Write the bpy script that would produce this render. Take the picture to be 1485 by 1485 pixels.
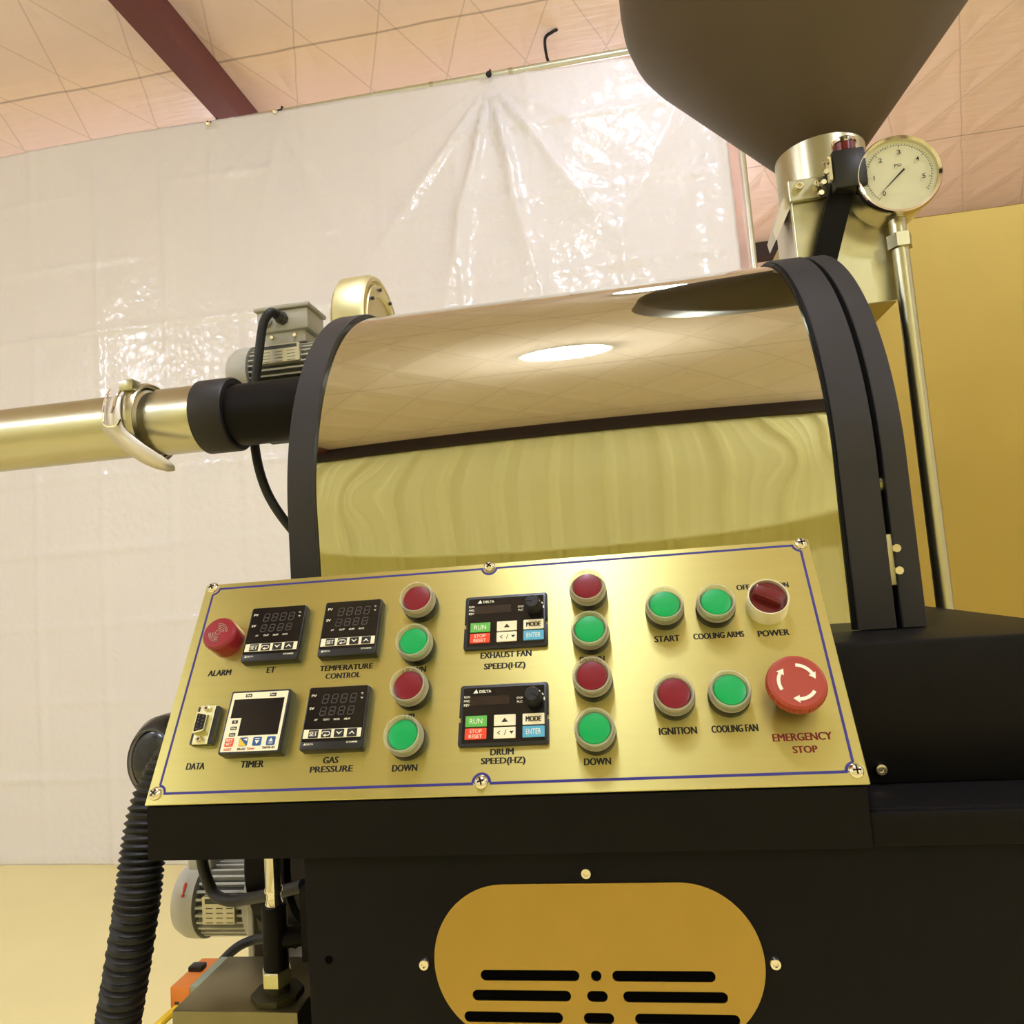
import bpy, bmesh, math, random
from mathutils import Vector, Matrix, noise
random.seed(7)
for o in list(bpy.data.objects): bpy.data.objects.remove(o)
scn = bpy.context.scene
COL = scn.collection
PI = math.pi

# ------------------------------------------------------------------ camera
CAM = Vector((0, 0, 1.40)); FPX = 1067.86
RX = Vector((0.98532925, -0.08585959, -0.14749380))
RY = Vector((0.15418921, 0.07739330, 0.98500557))
RZ = Vector((-0.07315714, -0.99329674, 0.08949651))
cd = bpy.data.cameras.new('camera'); co = bpy.data.objects.new('camera', cd); COL.objects.link(co)
cd.sensor_width = 36; cd.sensor_fit = 'HORIZONTAL'; cd.lens = FPX / 1485 * 36; cd.clip_start = 0.02; cd.clip_end = 60
co.matrix_world = Matrix(((RX[0], -RX[1], -RX[2], CAM[0]), (RY[0], -RY[1], -RY[2], CAM[1]), (RZ[0], -RZ[1], -RZ[2], CAM[2]), (0, 0, 0, 1)))
scn.camera = co

def ray(px, py):
    c = Vector((px - 742.5, py - 742.5, FPX)); return Vector((RX.dot(c), RY.dot(c), RZ.dot(c)))
def at(px, py, Y):                      # point seen at a photo pixel, at depth Y in the room
    d = ray(px, py); return CAM + d * (Y / d.y)

# ------------------------------------------------------------------ world, exposure, lamps (see LAMPS)
w = bpy.data.worlds.new('world'); scn.world = w; w.use_nodes = True
w.node_tree.nodes['Background'].inputs[0].default_value = (1.0, 0.86, 0.72, 1); w.node_tree.nodes['Background'].inputs[1].default_value = 0.05
vs = scn.view_settings; vs.view_transform = 'Standard'; vs.look = 'None'; vs.gamma = 1; vs.use_curve_mapping = False; vs.exposure = 0.0
LAMPS = [(-0.19, 0.15), (-5.5, -0.9), (3.7, 0.15), (-4.0, -2.3), (2.5, -2.4), (0.25, 2.95), (-3.2, 5.9), (0.2, 6.0)]  # first one shows in the drum; the others are unseen, added to light the room
LAMP_E = 112.0
LAMP_C = (0.90, 0.985, 1.20)

# ------------------------------------------------------------------ materials
def lin(c):
    return tuple(((x / 255) / 12.92 if x <= 10 else ((x / 255 + .055) / 1.055) ** 2.4) for x in c)
def mat(name, rgb, rough=.5, metal=0., var=.06, scale=40., bump=0., bscale=200., emit=None, trans=0., ior=1.45, spec=.5, aniso=0., tangent=None, coat=0., stretch=None):
    m = bpy.data.materials.new(name); m.use_nodes = True; nt = m.node_tree; N = nt.nodes; L = nt.links
    b = N['Principled BSDF']; c = lin(rgb)
    b.inputs['Roughness'].default_value = rough; b.inputs['Metallic'].default_value = metal
    b.inputs['Specular IOR Level'].default_value = spec; b.inputs['IOR'].default_value = ior
    b.inputs['Transmission Weight'].default_value = trans; b.inputs['Coat Weight'].default_value = coat
    tc = N.new('ShaderNodeTexCoord'); mp = N.new('ShaderNodeMapping'); L.new(tc.outputs['Object'], mp.inputs[0])
    if stretch: mp.inputs['Scale'].default_value = stretch
    nz = N.new('ShaderNodeTexNoise'); nz.inputs['Scale'].default_value = scale; nz.inputs['Detail'].default_value = 3; L.new(mp.outputs[0], nz.inputs['Vector'])
    mx = N.new('ShaderNodeMix'); mx.data_type = 'RGBA'; L.new(nz.outputs['Fac'], mx.inputs['Factor'])
    mx.inputs['A'].default_value = (*[x * (1 - var) for x in c], 1); mx.inputs['B'].default_value = (*[min(1, x * (1 + var)) for x in c], 1)
    L.new(mx.outputs['Result'], b.inputs['Base Color'])
    if bump:
        n2 = N.new('ShaderNodeTexNoise'); n2.inputs['Scale'].default_value = bscale; L.new(mp.outputs[0], n2.inputs['Vector'])
        bp = N.new('ShaderNodeBump'); bp.inputs['Strength'].default_value = bump; bp.inputs['Distance'].default_value = .001
        L.new(n2.outputs['Fac'], bp.inputs['Height']); L.new(bp.outputs[0], b.inputs['Normal'])
    if aniso:
        b.inputs['Anisotropic'].default_value = aniso
        cx = N.new('ShaderNodeCombineXYZ')
        for i in range(3): cx.inputs[i].default_value = tangent[i]
        L.new(cx.outputs[0], b.inputs['Tangent'])
    if emit:
        b.inputs['Emission Color'].default_value = (*emit[0], 1); b.inputs['Emission Strength'].default_value = emit[1]
    return m
def nodes(m): return m.node_tree.nodes, m.node_tree.links, m.node_tree.nodes['Principled BSDF']

M = {}
M['steel_panel'] = mat('brushed_steel_panel', (206, 199, 128), .34, 1, .05, 6, aniso=.75, tangent=(0, .5, .866), stretch=(.6, 30, 1))
M['steel_vent'] = mat('brushed_vent_steel', (178, 150, 80), .36, 1, .06, 25, aniso=.6, tangent=(0, 0, 1))
M['mirror'] = mat('polished_steel', (190, 188, 158), .03, 1, .015, 3)
M['steel'] = mat('stainless_steel', (190, 186, 158), .3, 1, .06, 14)
M['steel_light'] = mat('satin_steel', (222, 214, 200), .45, .5, .05, 20)
M['steel_gold'] = mat('steel_warm_reflection', (172, 150, 86), .45, 1, .1, 7)  # gold base colour stands in for warm reflections on plain steel
M['brass'] = mat('brass_plated_steel', (214, 210, 160), .42, 1, .05, 10)
M['hole_shade'] = mat('painted_hole_shade', (7, 6, 6), .95, 0, .05, 20, spec=.02)  # near-black colour painting the shade inside the vent slots and bolt hole
M['box_steel'] = mat('dull_box_steel', (140, 132, 100), .4, 1, .12, 20)
M['chrome'] = mat('chrome', (232, 226, 212), .08, 1, .01, 5)
M['black'] = mat('black_powder_coat', (16, 14, 13), .48, 0, .1, 60, bump=.08, bscale=900, spec=.14)
M['band'] = mat('satin_black_band', (48, 45, 43), .5, 0, .07, 60, bump=.06, bscale=900, spec=.3)
M['black_gloss'] = mat('black_gloss', (20, 20, 21), .18, 0, .1, 30)
M['rubber'] = mat('black_rubber', (24, 23, 22), .55, 0, .1, 60)
M['plastic'] = mat('black_plastic', (33, 32, 32), .38, 0, .08, 80)
M['screen'] = mat('dark_screen', (20, 18, 17), .15, 0, .05, 50)
M['seg'] = mat('unlit_segments', (66, 60, 54), .4, 0, .05, 50)
M['white'] = mat('white_print', (236, 230, 205), .5, 0, .03, 50)
M['ink'] = mat('black_ink', (34, 31, 26), .6, 0, .05, 90)
M['redink'] = mat('red_ink', (138, 44, 34), .6, 0, .05, 90)
M['blueink'] = mat('blue_ink', (44, 38, 118), .5, 0, .05, 90)
M['red_cap'] = mat('red_lens', (116, 14, 28), .32, 0, .05, 120, emit=((.42, .01, .02), .05), coat=.15)
M['green_cap'] = mat('green_lens', (0, 146, 68), .32, 0, .05, 120, emit=((.0, .42, .13), .16), coat=.15)
M['clear'] = mat('clear_guard', (228, 220, 184), .14, 0, .01, 20, spec=.8)
M['clear'].node_tree.nodes['Principled BSDF'].inputs['Alpha'].default_value = .36
M['red_alarm'] = mat('red_alarm_plastic', (140, 26, 38), .35, 0, .05, 60, coat=.3)
M['red_dark'] = mat('dark_red_plastic', (100, 16, 20), .25, 0, .08, 60, coat=.4)
M['estop'] = mat('orange_red_plastic', (160, 60, 38), .45, 0, .05, 60)
M['cream'] = mat('cream_plastic', (238, 228, 190), .35, 0, .04, 60)
M['green_key'] = mat('green_key', (98, 178, 78), .35, 0, .04, 60)
M['red_key'] = mat('red_key', (228, 72, 38), .35, 0, .04, 60)
M['blue_key'] = mat('blue_key', (86, 166, 196), .35, 0, .04, 60)
M['navy_key'] = mat('navy_key', (40, 82, 136), .4, 0, .04, 60)
M['yellow_key'] = mat('yellow_key', (240, 190, 40), .4, 0, .04, 60)
M['hopper'] = mat('dark_brown_coat', (84, 70, 54), .48, 0, .08, 9, spec=.45)
M['motor'] = mat('grey_motor_paint', (176, 172, 158), .42, 0, .05, 40, bump=.05, bscale=400)
M['motor_dark'] = mat('dark_grey_paint', (64, 62, 56), .5, 0, .06, 40)
M['plate_print'] = mat('nameplate', (196, 190, 166), .35, .6, .08, 300)
M['red_print'] = mat('red_print', (214, 66, 40), .5, 0, .05, 60)
M['orange'] = mat('orange_plastic', (240, 138, 58), .45, 0, .05, 60)
M['greygreen'] = mat('grey_green_plastic', (150, 158, 132), .5, 0, .05, 60)
M['yellow_wire'] = mat('yellow_wire', (244, 196, 40), .4, 0, .05, 60)
M['olive'] = mat('dark_olive_iron', (62, 58, 34), .5, .5, .12, 60)
M['rafter'] = mat('maroon_primer_steel', (104, 52, 46), .55, 0, .08, 12)
M['eave'] = mat('dark_eave_steel', (46, 30, 26), .6, 0, .08, 12)
M['pole'] = mat('galvanised_tube', (206, 210, 190), .35, .8, .08, 30)
M['dial'] = mat('dial_face', (222, 220, 190), .5, 0, .03, 30)
M['glasswool'] = mat('wall_paint', (214, 176, 150), .7, 0, .05, 6)
M['wall'] = mat('cream_metal_siding', (250, 243, 186), .42, 0, .04, 2)
M['sidewall'] = mat('warm_white_siding', (226, 220, 204), .5, 0, .04, 2)
M['baseb'] = mat('brown_base_trim', (120, 86, 56), .6, 0, .08, 12)
M['hem'] = mat('clear_hem_film', (240, 214, 206), .25, 0, .03, 12, trans=.55, ior=1.05)
M['led'] = mat('lamp_lens', (255, 250, 240), .4, 0, .01, 10, emit=(LAMP_C, LAMP_E))
M['fill_dim'] = mat('fill_lens_dimmed', (255, 250, 240), .4, 0, .01, 10, emit=(LAMP_C, LAMP_E * .13))  # lens of the lamp added before the curtain for sparkle and ceiling light
M['fill_far'] = mat('fill_lens_bright', (255, 250, 240), .4, 0, .01, 10, emit=(LAMP_C, LAMP_E * 1.5))  # lenses of the lamps added behind the curtain to brighten the ceiling
M['lampbody'] = mat('lamp_housing', (70, 70, 72), .4, .6, .06, 30)

# floor : sealed yellowish concrete
m = mat('sealed_concrete', (248, 233, 168), .34, 0, .08, 1.6, bump=.05, bscale=20); M['floor'] = m
# ceiling : pink-white quilted vinyl insulation, diamond seams, joints between blankets
m = mat('quilted_insulation', (240, 218, 208), .42, 0, .04, 1.2); M['quilt'] = m
N, L, B = nodes(m)
def mth(op, a, b=None, c=None):
    n = N.new('ShaderNodeMath'); n.operation = op
    for i, x in enumerate((a, b, c)):
        if x is None: continue
        if isinstance(x, (int, float)): n.inputs[i].default_value = x
        else: L.new(x, n.inputs[i])
    return n.outputs[0]
geo = N.new('ShaderNodeNewGeometry'); sp = N.new('ShaderNodeSeparateXYZ'); L.new(geo.outputs['Position'], sp.inputs[0])
X_, Y_ = sp.outputs[0], sp.outputs[1]
wob = N.new('ShaderNodeTexNoise'); wob.inputs['Scale'].default_value = 2.2; L.new(geo.outputs['Position'], wob.inputs['Vector'])
wv = mth('MULTIPLY', mth('SUBTRACT', wob.outputs['Fac'], .5), .035)
yy = mth('MULTIPLY', mth('SUBTRACT', Y_, 4.21), .425)
def seam(coord, period, off):
    f = mth('FRACT', mth('ADD', mth('DIVIDE', mth('SUBTRACT', coord, off), period), 100.5))
    return mth('MULTIPLY', mth('ABSOLUTE', mth('SUBTRACT', f, .5)), period)
da = seam(mth('ADD', mth('ADD', X_, yy), wv), .49, -.344); db = seam(mth('ADD', mth('SUBTRACT', X_, yy), wv), .49, -.344)
dj = seam(mth('ADD', Y_, wv), 2.1, .62 + 1.05)
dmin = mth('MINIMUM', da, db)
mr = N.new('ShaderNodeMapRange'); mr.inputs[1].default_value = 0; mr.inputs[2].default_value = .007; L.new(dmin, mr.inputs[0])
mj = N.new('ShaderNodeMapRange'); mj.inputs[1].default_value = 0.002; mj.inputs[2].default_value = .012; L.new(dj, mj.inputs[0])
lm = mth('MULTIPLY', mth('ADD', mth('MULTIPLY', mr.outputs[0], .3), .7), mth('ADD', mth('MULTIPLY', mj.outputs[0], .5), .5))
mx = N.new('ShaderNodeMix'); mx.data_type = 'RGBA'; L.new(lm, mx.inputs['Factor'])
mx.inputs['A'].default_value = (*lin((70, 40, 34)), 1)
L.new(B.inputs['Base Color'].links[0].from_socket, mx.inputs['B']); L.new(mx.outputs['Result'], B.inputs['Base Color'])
pil = N.new('ShaderNodeMapRange'); pil.inputs[2].default_value = .14; pil.interpolation_type = 'SMOOTHERSTEP'; L.new(dmin, pil.inputs[0])
wr = N.new('ShaderNodeTexNoise'); wr.inputs['Scale'].default_value = 5; wr.inputs['Detail'].default_value = 4
mpn = N.new('ShaderNodeMapping'); mpn.inputs['Scale'].default_value = (.5, 3, 1); L.new(geo.outputs['Position'], mpn.inputs[0]); L.new(mpn.outputs[0], wr.inputs['Vector'])
hh = mth('ADD', mth('MULTIPLY', pil.outputs[0], 1.0), mth('MULTIPLY', wr.outputs['Fac'], .9))
bp = N.new('ShaderNodeBump'); bp.inputs['Strength'].default_value = .22; bp.inputs['Distance'].default_value = .03; bp.invert = True
L.new(hh, bp.inputs['Height']); L.new(bp.outputs[0], B.inputs['Normal'])

# curtain : glossy white plastic sheet with crinkles
m = mat('white_plastic_sheet', (236, 231, 232), .13, 0, .02, 1.5, spec=.5); M['sheet'] = m
N, L, B = nodes(m)
geo = N.new('ShaderNodeNewGeometry')
n1 = N.new('ShaderNodeTexNoise'); n1.inputs['Scale'].default_value = 13; n1.inputs['Detail'].default_value = 5; n1.inputs['Distortion'].default_value = 1.2; L.new(geo.outputs['Position'], n1.inputs['Vector'])
n2 = N.new('ShaderNodeTexVoronoi'); n2.inputs['Scale'].default_value = 24; L.new(geo.outputs['Position'], n2.inputs['Vector'])
n3 = N.new('ShaderNodeTexNoise'); n3.inputs['Scale'].default_value = .9; L.new(geo.outputs['Position'], n3.inputs['Vector'])
sp = N.new('ShaderNodeSeparateXYZ'); L.new(geo.outputs['Position'], sp.inputs[0])
gx = N.new('ShaderNodeMapRange'); gx.inputs[1].default_value = -1.3; gx.inputs[2].default_value = .35; L.new(sp.outputs[0], gx.inputs[0])
gz = N.new('ShaderNodeMapRange'); gz.inputs[1].default_value = 2.4; gz.inputs[2].default_value = 3.9; L.new(sp.outputs[2], gz.inputs[0])
a = mth('ADD', n1.outputs['Fac'], mth('MULTIPLY', n2.outputs['Distance'], .8))
k = mth('MULTIPLY', a, mth('ADD', mth('MULTIPLY', mth('MULTIPLY', gx.outputs[0], gz.outputs[0]), mth('MULTIPLY', n3.outputs['Fac'], .14)), .10))
bp = N.new('ShaderNodeBump'); bp.inputs['Strength'].default_value = .8; bp.inputs['Distance'].default_value = .03
L.new(k, bp.inputs['Height']); L.new(bp.outputs[0], B.inputs['Normal'])

# ------------------------------------------------------------------ mesh builder
def basis(axis):
    a = Vector(axis).normalized(); t = Vector((0, 0, 1)) if abs(a.z) < .9 else Vector((0, 1, 0))
    u = t.cross(a).normalized(); return u, a.cross(u), a
class MB:
    def __init__(s): s.bm = bmesh.new()
    def box(s, x0, x1, y0, y1, z0, z1, bev=0, seg=2, mtx=None):
        b = bmesh.new(); bmesh.ops.create_cube(b, size=1)
        bmesh.ops.scale(b, vec=(x1 - x0, y1 - y0, z1 - z0), verts=b.verts)
        bmesh.ops.translate(b, vec=((x0 + x1) / 2, (y0 + y1) / 2, (z0 + z1) / 2), verts=b.verts)
        if bev: bmesh.ops.bevel(b, geom=b.edges[:], offset=bev, segments=seg, profile=.5, affect='EDGES', clamp_overlap=True)
        if mtx is not None: bmesh.ops.transform(b, matrix=mtx, verts=b.verts)
        s.merge(b); return s
    def merge(s, b):
        me = bpy.data.meshes.new('t'); b.to_mesh(me); b.free(); s.bm.from_mesh(me); bpy.data.meshes.remove(me)
    def mesh(s, me, mtx=None):
        n = len(s.bm.verts); s.bm.from_mesh(me); s.bm.verts.ensure_lookup_table()
        if mtx is not None: bmesh.ops.transform(s.bm, matrix=mtx, verts=s.bm.verts[n:])
        return s
    def lathe(s, prof, org=(0, 0, 0), axis=(0, 0, 1), n=40, a0=0, a1=2 * PI):
        # prof: (radius, height along axis)
        u, v, a = basis(axis); org = Vector(org); full = abs(a1 - a0 - 2 * PI) < 1e-6
        rings = []
        for r, h in prof:
            c = org + a * h
            if r < 1e-7: rings.append([s.bm.verts.new(c)]); continue
            k = n if full else n + 1
            rings.append([s.bm.verts.new(c + (u * math.cos(a0 + (a1 - a0) * i / n) + v * math.sin(a0 + (a1 - a0) * i / n)) * r) for i in range(k)])
        for A, C in zip(rings, rings[1:]):
            for i in range(n):
                j = (i + 1) % n if full else i + 1
                if len(A) == 1 and len(C) == 1: continue
                if len(A) == 1: s.bm.faces.new((A[0], C[i], C[j]))
                elif len(C) == 1: s.bm.faces.new((A[i], C[0], A[j]))
                else: s.bm.faces.new((A[i], C[i], C[j], A[j]))
        return s
    def cyl(s, p, q, r, r2=None, n=24, bev=0):
        p = Vector(p); q = Vector(q); h = (q - p).length; r2 = r if r2 is None else r2
        pr = [(0, 0), (r - bev, 0), (r, bev), (r2, h - bev), (r2 - bev, h), (0, h)] if bev else [(0, 0), (r, 0), (r2, h), (0, h)]
        return s.lathe(pr, p, q - p, n)
    def tube(s, pts, r, n=12, sub=8, rfun=None, cap=True):
        P = [Vector(p) for p in pts]; path = []
        if len(P) == 2: path = [P[0].lerp(P[1], i / sub) for i in range(sub + 1)]
        else:
            for i in range(len(P) - 1):
                p0, p1, p2, p3 = P[max(i - 1, 0)], P[i], P[i + 1], P[min(i + 2, len(P) - 1)]
                for k in range(sub):
                    t = k / sub; path.append(.5 * ((2 * p1) + (p2 - p0) * t + (2 * p0 - 5 * p1 + 4 * p2 - p3) * t * t + (3 * p1 - p0 - 3 * p2 + p3) * t ** 3))
            path.append(P[-1])
        rings = []; up = None; dist = 0
        for i, p in enumerate(path):
            d = (path[min(i + 1, len(path) - 1)] - path[max(i - 1, 0)]).normalized()
            if i: dist += (p - path[i - 1]).length
            if up is None: up = basis(d)[0]
            up = (up - d * up.dot(d)).normalized(); v = d.cross(up); rr = rfun(dist) if rfun else r
            rings.append([s.bm.verts.new(p + (up * math.cos(2 * PI * k / n) + v * math.sin(2 * PI * k / n)) * rr) for k in range(n)])
        for A, C in zip(rings, rings[1:]):
            for i in range(n): s.bm.faces.new((A[i], A[(i + 1) % n], C[(i + 1) % n], C[i]))
        if cap: s.bm.faces.new(rings[0][::-1]); s.bm.faces.new(rings[-1])
        return s
    def prism(s, poly, h0, h1, mtx=None, bev=0):
        b = bmesh.new(); A = [b.verts.new((x, y, h0)) for x, y in poly]; C = [b.verts.new((x, y, h1)) for x, y in poly]; n = len(poly)
        b.faces.new(A[::-1]); b.faces.new(C)
        for i in range(n): b.faces.new((A[i], A[(i + 1) % n], C[(i + 1) % n], C[i]))
        bmesh.ops.recalc_face_normals(b, faces=b.faces)
        if bev:
            top = [e for e in b.edges if all(abs(v.co.z - h1) < 1e-7 for v in e.verts)]
            bmesh.ops.bevel(b, geom=top, offset=bev, segments=2, profile=.5, affect='EDGES', clamp_overlap=True)
        if mtx is not None: bmesh.ops.transform(b, matrix=mtx, verts=b.verts)
        s.merge(b); return s
    def text(s, body, cx, cy, wd, hcap, z, off=.012, th=.00015, mtx=None):
        cu = bpy.data.curves.new('t', 'FONT'); cu.body = body; cu.size = 1; cu.offset = off; cu.extrude = 0; cu.resolution_u = 3
        o = bpy.data.objects.new('t', cu); COL.objects.link(o)
        me = bpy.data.meshes.new_from_object(o.evaluated_get(bpy.context.evaluated_depsgraph_get()))
        bpy.data.objects.remove(o); bpy.data.curves.remove(cu)
        xs = [v.co.x for v in me.vertices]; ys = [v.co.y for v in me.vertices]
        x0, x1 = min(xs), max(xs); y0, y1 = min(ys), max(ys)
        if any(c in body for c in '(),g'): y0, y1 = -.012, .729 - .0
        if set(body) <= set('-.~'): y0, y1 = 0, .7
        for v in me.vertices:
            v.co = Vector((cx + ((v.co.x - x0) / (x1 - x0) - .5) * wd, cy + ((v.co.y - y0) / (y1 - y0) - .5) * hcap, z))
        b = bmesh.new(); b.from_mesh(me); bpy.data.meshes.remove(me)
        r = bmesh.ops.extrude_face_region(b, geom=b.faces[:])
        bmesh.ops.translate(b, vec=(0, 0, th), verts=[g for g in r['geom'] if isinstance(g, bmesh.types.BMVert)])
        bmesh.ops.recalc_face_normals(b, faces=b.faces)
        if mtx is not None: bmesh.ops.transform(b, matrix=mtx, verts=b.verts)
        s.merge(b); return s
    def bold(s, body, cx, cy, wd, hcap, z, e=.0003, **k):
        for dx in (-e, 0, e): s.text(body, cx + dx, cy, wd - 2 * e, hcap, z, off=0, **k)
        return s
    def build(s, name, mt, parent=None, smooth=35, label=None, recalc=True):
        if recalc: bmesh.ops.recalc_face_normals(s.bm, faces=s.bm.faces)
        me = bpy.data.meshes.new(name); s.bm.to_mesh(me); s.bm.free(); me.materials.append(mt)
        if smooth:
            for p in me.polygons: p.use_smooth = True
            me.set_sharp_from_angle(angle=math.radians(smooth))
        o = bpy.data.objects.new(name, me); COL.objects.link(o)
        if parent: o.parent = parent
        if label: o['label'] = label
        return o
def tag(o, label, cat, group=None):
    o['label'] = label; o['category'] = cat
    if group: o['group'] = group
    return o
def thing(name, label, cat, loc=(0, 0, 0), group=None, mtx=None):
    o = bpy.data.objects.new(name, None); COL.objects.link(o); o.empty_display_size = .02
    if mtx is not None: o.matrix_world = mtx
    else: o.location = loc
    return tag(o, label, cat, group)
def struct(o, label=None):
    o['kind'] = 'structure'
    if label: o['label'] = label
    return o
def rrect(w_, h_, r, n=5, cx=0, cy=0):
    out = []
    for sx, sy, a in ((1, 1, 0), (-1, 1, 90), (-1, -1, 180), (1, -1, 270)):
        for i in range(n + 1):
            t = math.radians(a + 90 * i / n); out.append((cx + sx * (w_ / 2 - r) + r * math.cos(t), cy + sy * (h_ / 2 - r) + r * math.sin(t)))
    return out

# ================================================================== SETTING
XL_, XR_, YF_, YB_, ZC_ = -6.5, 6.0, -3.2, 7.45, 4.52
struct(MB().box(XL_, XR_, YF_, YB_ + .1, -.1, 0).build('floor', M['floor'], smooth=0), 'warm cream sealed concrete floor')
struct(MB().box(XL_, XR_, YF_, YB_ + .1, ZC_, ZC_ + .1).build('ceiling', M['quilt'], smooth=0), 'pinkish quilted vinyl insulation ceiling with diamond seams')
struct(MB().box(XL_, XR_, YB_, YB_ + .1, 0, ZC_).build('wall_back', M['glasswool'], smooth=0), 'pink insulated wall behind the plastic curtain')
struct(MB().box(XL_ - .1, XL_, YF_, YB_ + .1, 0, ZC_).build('wall_left', M['sidewall'], smooth=0), 'warm white side wall')
struct(MB().box(XR_, XR_ + .1, YF_, YB_ + .1, 0, ZC_).build('wall_right', M['sidewall'], smooth=0), 'warm white side wall')
# ribbed cream siding facing the machine (seen in the polished drum)
poly = []
x = XL_
prof = [(0, 0), (.03, 0), (.05, .032), (.085, .032), (.105, 0), (.165, 0), (.185, .004), (.19, .004), (.21, 0), (.24, 0), (.26, .004), (.265, .004), (.285, 0)]
while x < XR_:
    poly += [(x + dx, YF_ + dy) for dx, dy in prof]; x += .335
poly += [(XR_, YF_), (XR_, YF_ - .08), (XL_, YF_ - .08)]
struct(MB().prism(poly, 1.565, ZC_).build('wall_front', M['wall'], smooth=0), 'cream ribbed metal siding')
struct(MB().prism([(x, y - .10 if y > YF_ - .05 else y - .10) for x, y in poly], 0, 1.565).build('wall_front', M['wall'], smooth=0), 'cream lower wall below the ribbed siding')
struct(MB().box(XL_, XR_, YF_ - .10, YF_ + .06, 1.552, 1.566).build('trim_4', M['wall'], smooth=0), 'cream flashing under the ribbed siding')
struct(MB().box(XL_, XR_, YF_ + .045, YF_ + .20, 3.98, ZC_ - .002).build('trim_1', M['eave'], smooth=0), 'dark steel eave beam along the top of the siding')
struct(MB().box(XL_, XR_, YF_ - .064, YF_ - .04, .0, .13).build('baseboard_front', M['baseb'], smooth=0))
# roof frame rafter
mb = MB()
zt = ZC_ - .003
mb.box(-2.25, -2.10, YF_ + .2, YB_, 4.335, 4.35); mb.box(-2.115, -2.10, YF_ + .2, YB_, 4.35, zt); mb.box(-2.25, -2.10, YF_ + .2, YB_, zt - .015, zt)
struct(mb.build('trim_2', M['rafter'], smooth=0), 'maroon steel roof rafter above the plastic curtain')
struct(MB().box(XL_, XR_, YB_ - .12, YB_, 4.36, ZC_ - .002).build('trim_3', M['eave'], smooth=0), 'dark eave beam along the top of the far wall')

# ---- ceiling lamps: the first is reflected in the drum, the rest are added fill
for i, (lx, ly) in enumerate(LAMPS):
    nm = ['round white high-bay lamp directly above the roaster', 'added unseen fill lamp far left above the camera side', 'added unseen fill lamp far right above the camera side', 'added unseen fill lamp left, nearest the ribbed siding', 'added unseen fill lamp right, nearest the ribbed siding', 'added unseen fill lamp close in front of the plastic curtain', 'added hidden fill lamp behind the left half of the plastic curtain', 'added hidden fill lamp behind the middle of the plastic curtain'][i]
    t = thing('high_bay_lamp', nm, 'ceiling lamp', (lx, ly, 4.25), 'high-bay ceiling lamps')
    MB().lathe([(0, .15), (.06, .15), (.07, .10), (.188, .085), (.196, .05), (0, .05)]).build('housing', M['lampbody'], t)
    MB().lathe([(.0, .049), (.194, .049), (.197, .03), (.198, -.01), (.17, -.03), (.10, -.04), (0, -.043)]).build('lens', M['fill_dim' if i == 5 else 'fill_far' if i > 5 else 'led'], t)
    MB().cyl((0, 0, .14), (0, 0, ZC_ - 4.25 - .001), .012).build('hanger', M['lampbody'], t)

# ---- curtain, rail, pole
YC = 3.775
TIES = [(-2.16, 4.13), (-1.75, 4.11), (-.515, 4.10), (.62, 4.08)]
def ctop(x):
    if x < -1.3: return 4.165
    if x < -.515: return 4.165 - .03 * (x + 1.3) / .785
    return 4.135 - .04 * (x + .515) / .75 if x < .235 else 4.095
def cdisp(x, z):
    d = .012 * noise.noise((x * .7, z * .5, 1.3)) * 2 + .02 * math.sin(x * 2.1 + .4 * z)
    for i, (tx, tz) in enumerate(TIES):
        dx, dz = x - tx, tz - z
        r = math.hypot(dx, dz); ph = math.atan2(dx, max(dz, -.02))
        if r < 3.2:
            amp = (.010, .012, .050, .022)[i] * math.exp(-r / 1.3) * min(1, r / .2); nf = (5, 5, 7.5, 6)[i]
            q = abs(math.sin(nf * (ph + .08 * noise.noise((r * 2, i, 2))) + i)); d += amp * (1 - q) ** 2 * 1.6 * math.exp(-(ph / .8) ** 2)
    # fold creases left from the packaging
    cx = (x + .31) / .43; fx = abs(cx - round(cx)) * .43; cz = (z - .05) / .42; fz = abs(cz - round(cz)) * .42
    wv = .5 + noise.noise((round(cx) * 3.1, z * .8, 7)); wz = .5 + noise.noise((x * .8, round(cz) * 2.3, 3))
    d += .011 * wv * math.exp(-(fx / .022) ** 2) + .011 * wz * math.exp(-(fz / .022) ** 2)
    g = min(1, max(0, (x + 1.1) / 1.2)) * min(1, max(0, (z - 2.5) / 1.2))
    d += g * (.012 * noise.noise((x * 5, z * 4, 5)) + .007 * noise.noise((x * 13, z * 11, 9)))
    d += .0035 * noise.noise((x * 5, z * 5, 15))
    return d
mb = MB(); NX, NZ = 300, 280; X0, X1 = -4.6, .70; vs_ = []
for i in range(NX + 1):
    x = X0 + (X1 - X0) * i / NX; zt = ctop(x); col = []
    for j in range(NZ + 1):
        z = .003 + (zt - .003) * j / NZ; col.append(mb.bm.verts.new((x, YC - cdisp(x, z), z)))
    vs_.append(col)
for i in range(NX):
    for j in range(NZ): mb.bm.faces.new((vs_[i][j], vs_[i + 1][j], vs_[i + 1][j + 1], vs_[i][j + 1]))
cur = thing('plastic_curtain', 'large white glossy plastic sheet curtain hanging behind the roaster', 'curtain', (0, YC, 0))
c1 = mb.build('sheet', M['sheet'], cur, smooth=180); c1.location = (0, -YC, 0)
sd = c1.modifiers.new('thickness', 'SOLIDIFY'); sd.thickness = .002
mb = MB(); mb.box(.70, .752, -.004, .001, .003, 4.09); mb.build('clear_hem', M['hem'], cur, smooth=0, label='clear see-through hem strip')
t = thing('curtain_rail', 'horizontal silver pipe rail along the top of the plastic curtain', 'rail', (0, 3.845, 4.2))
MB().cyl((-4.7, 0, 0), (.83, 0, 0), .019, n=20).build('tube', M['pole'], t)
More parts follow.
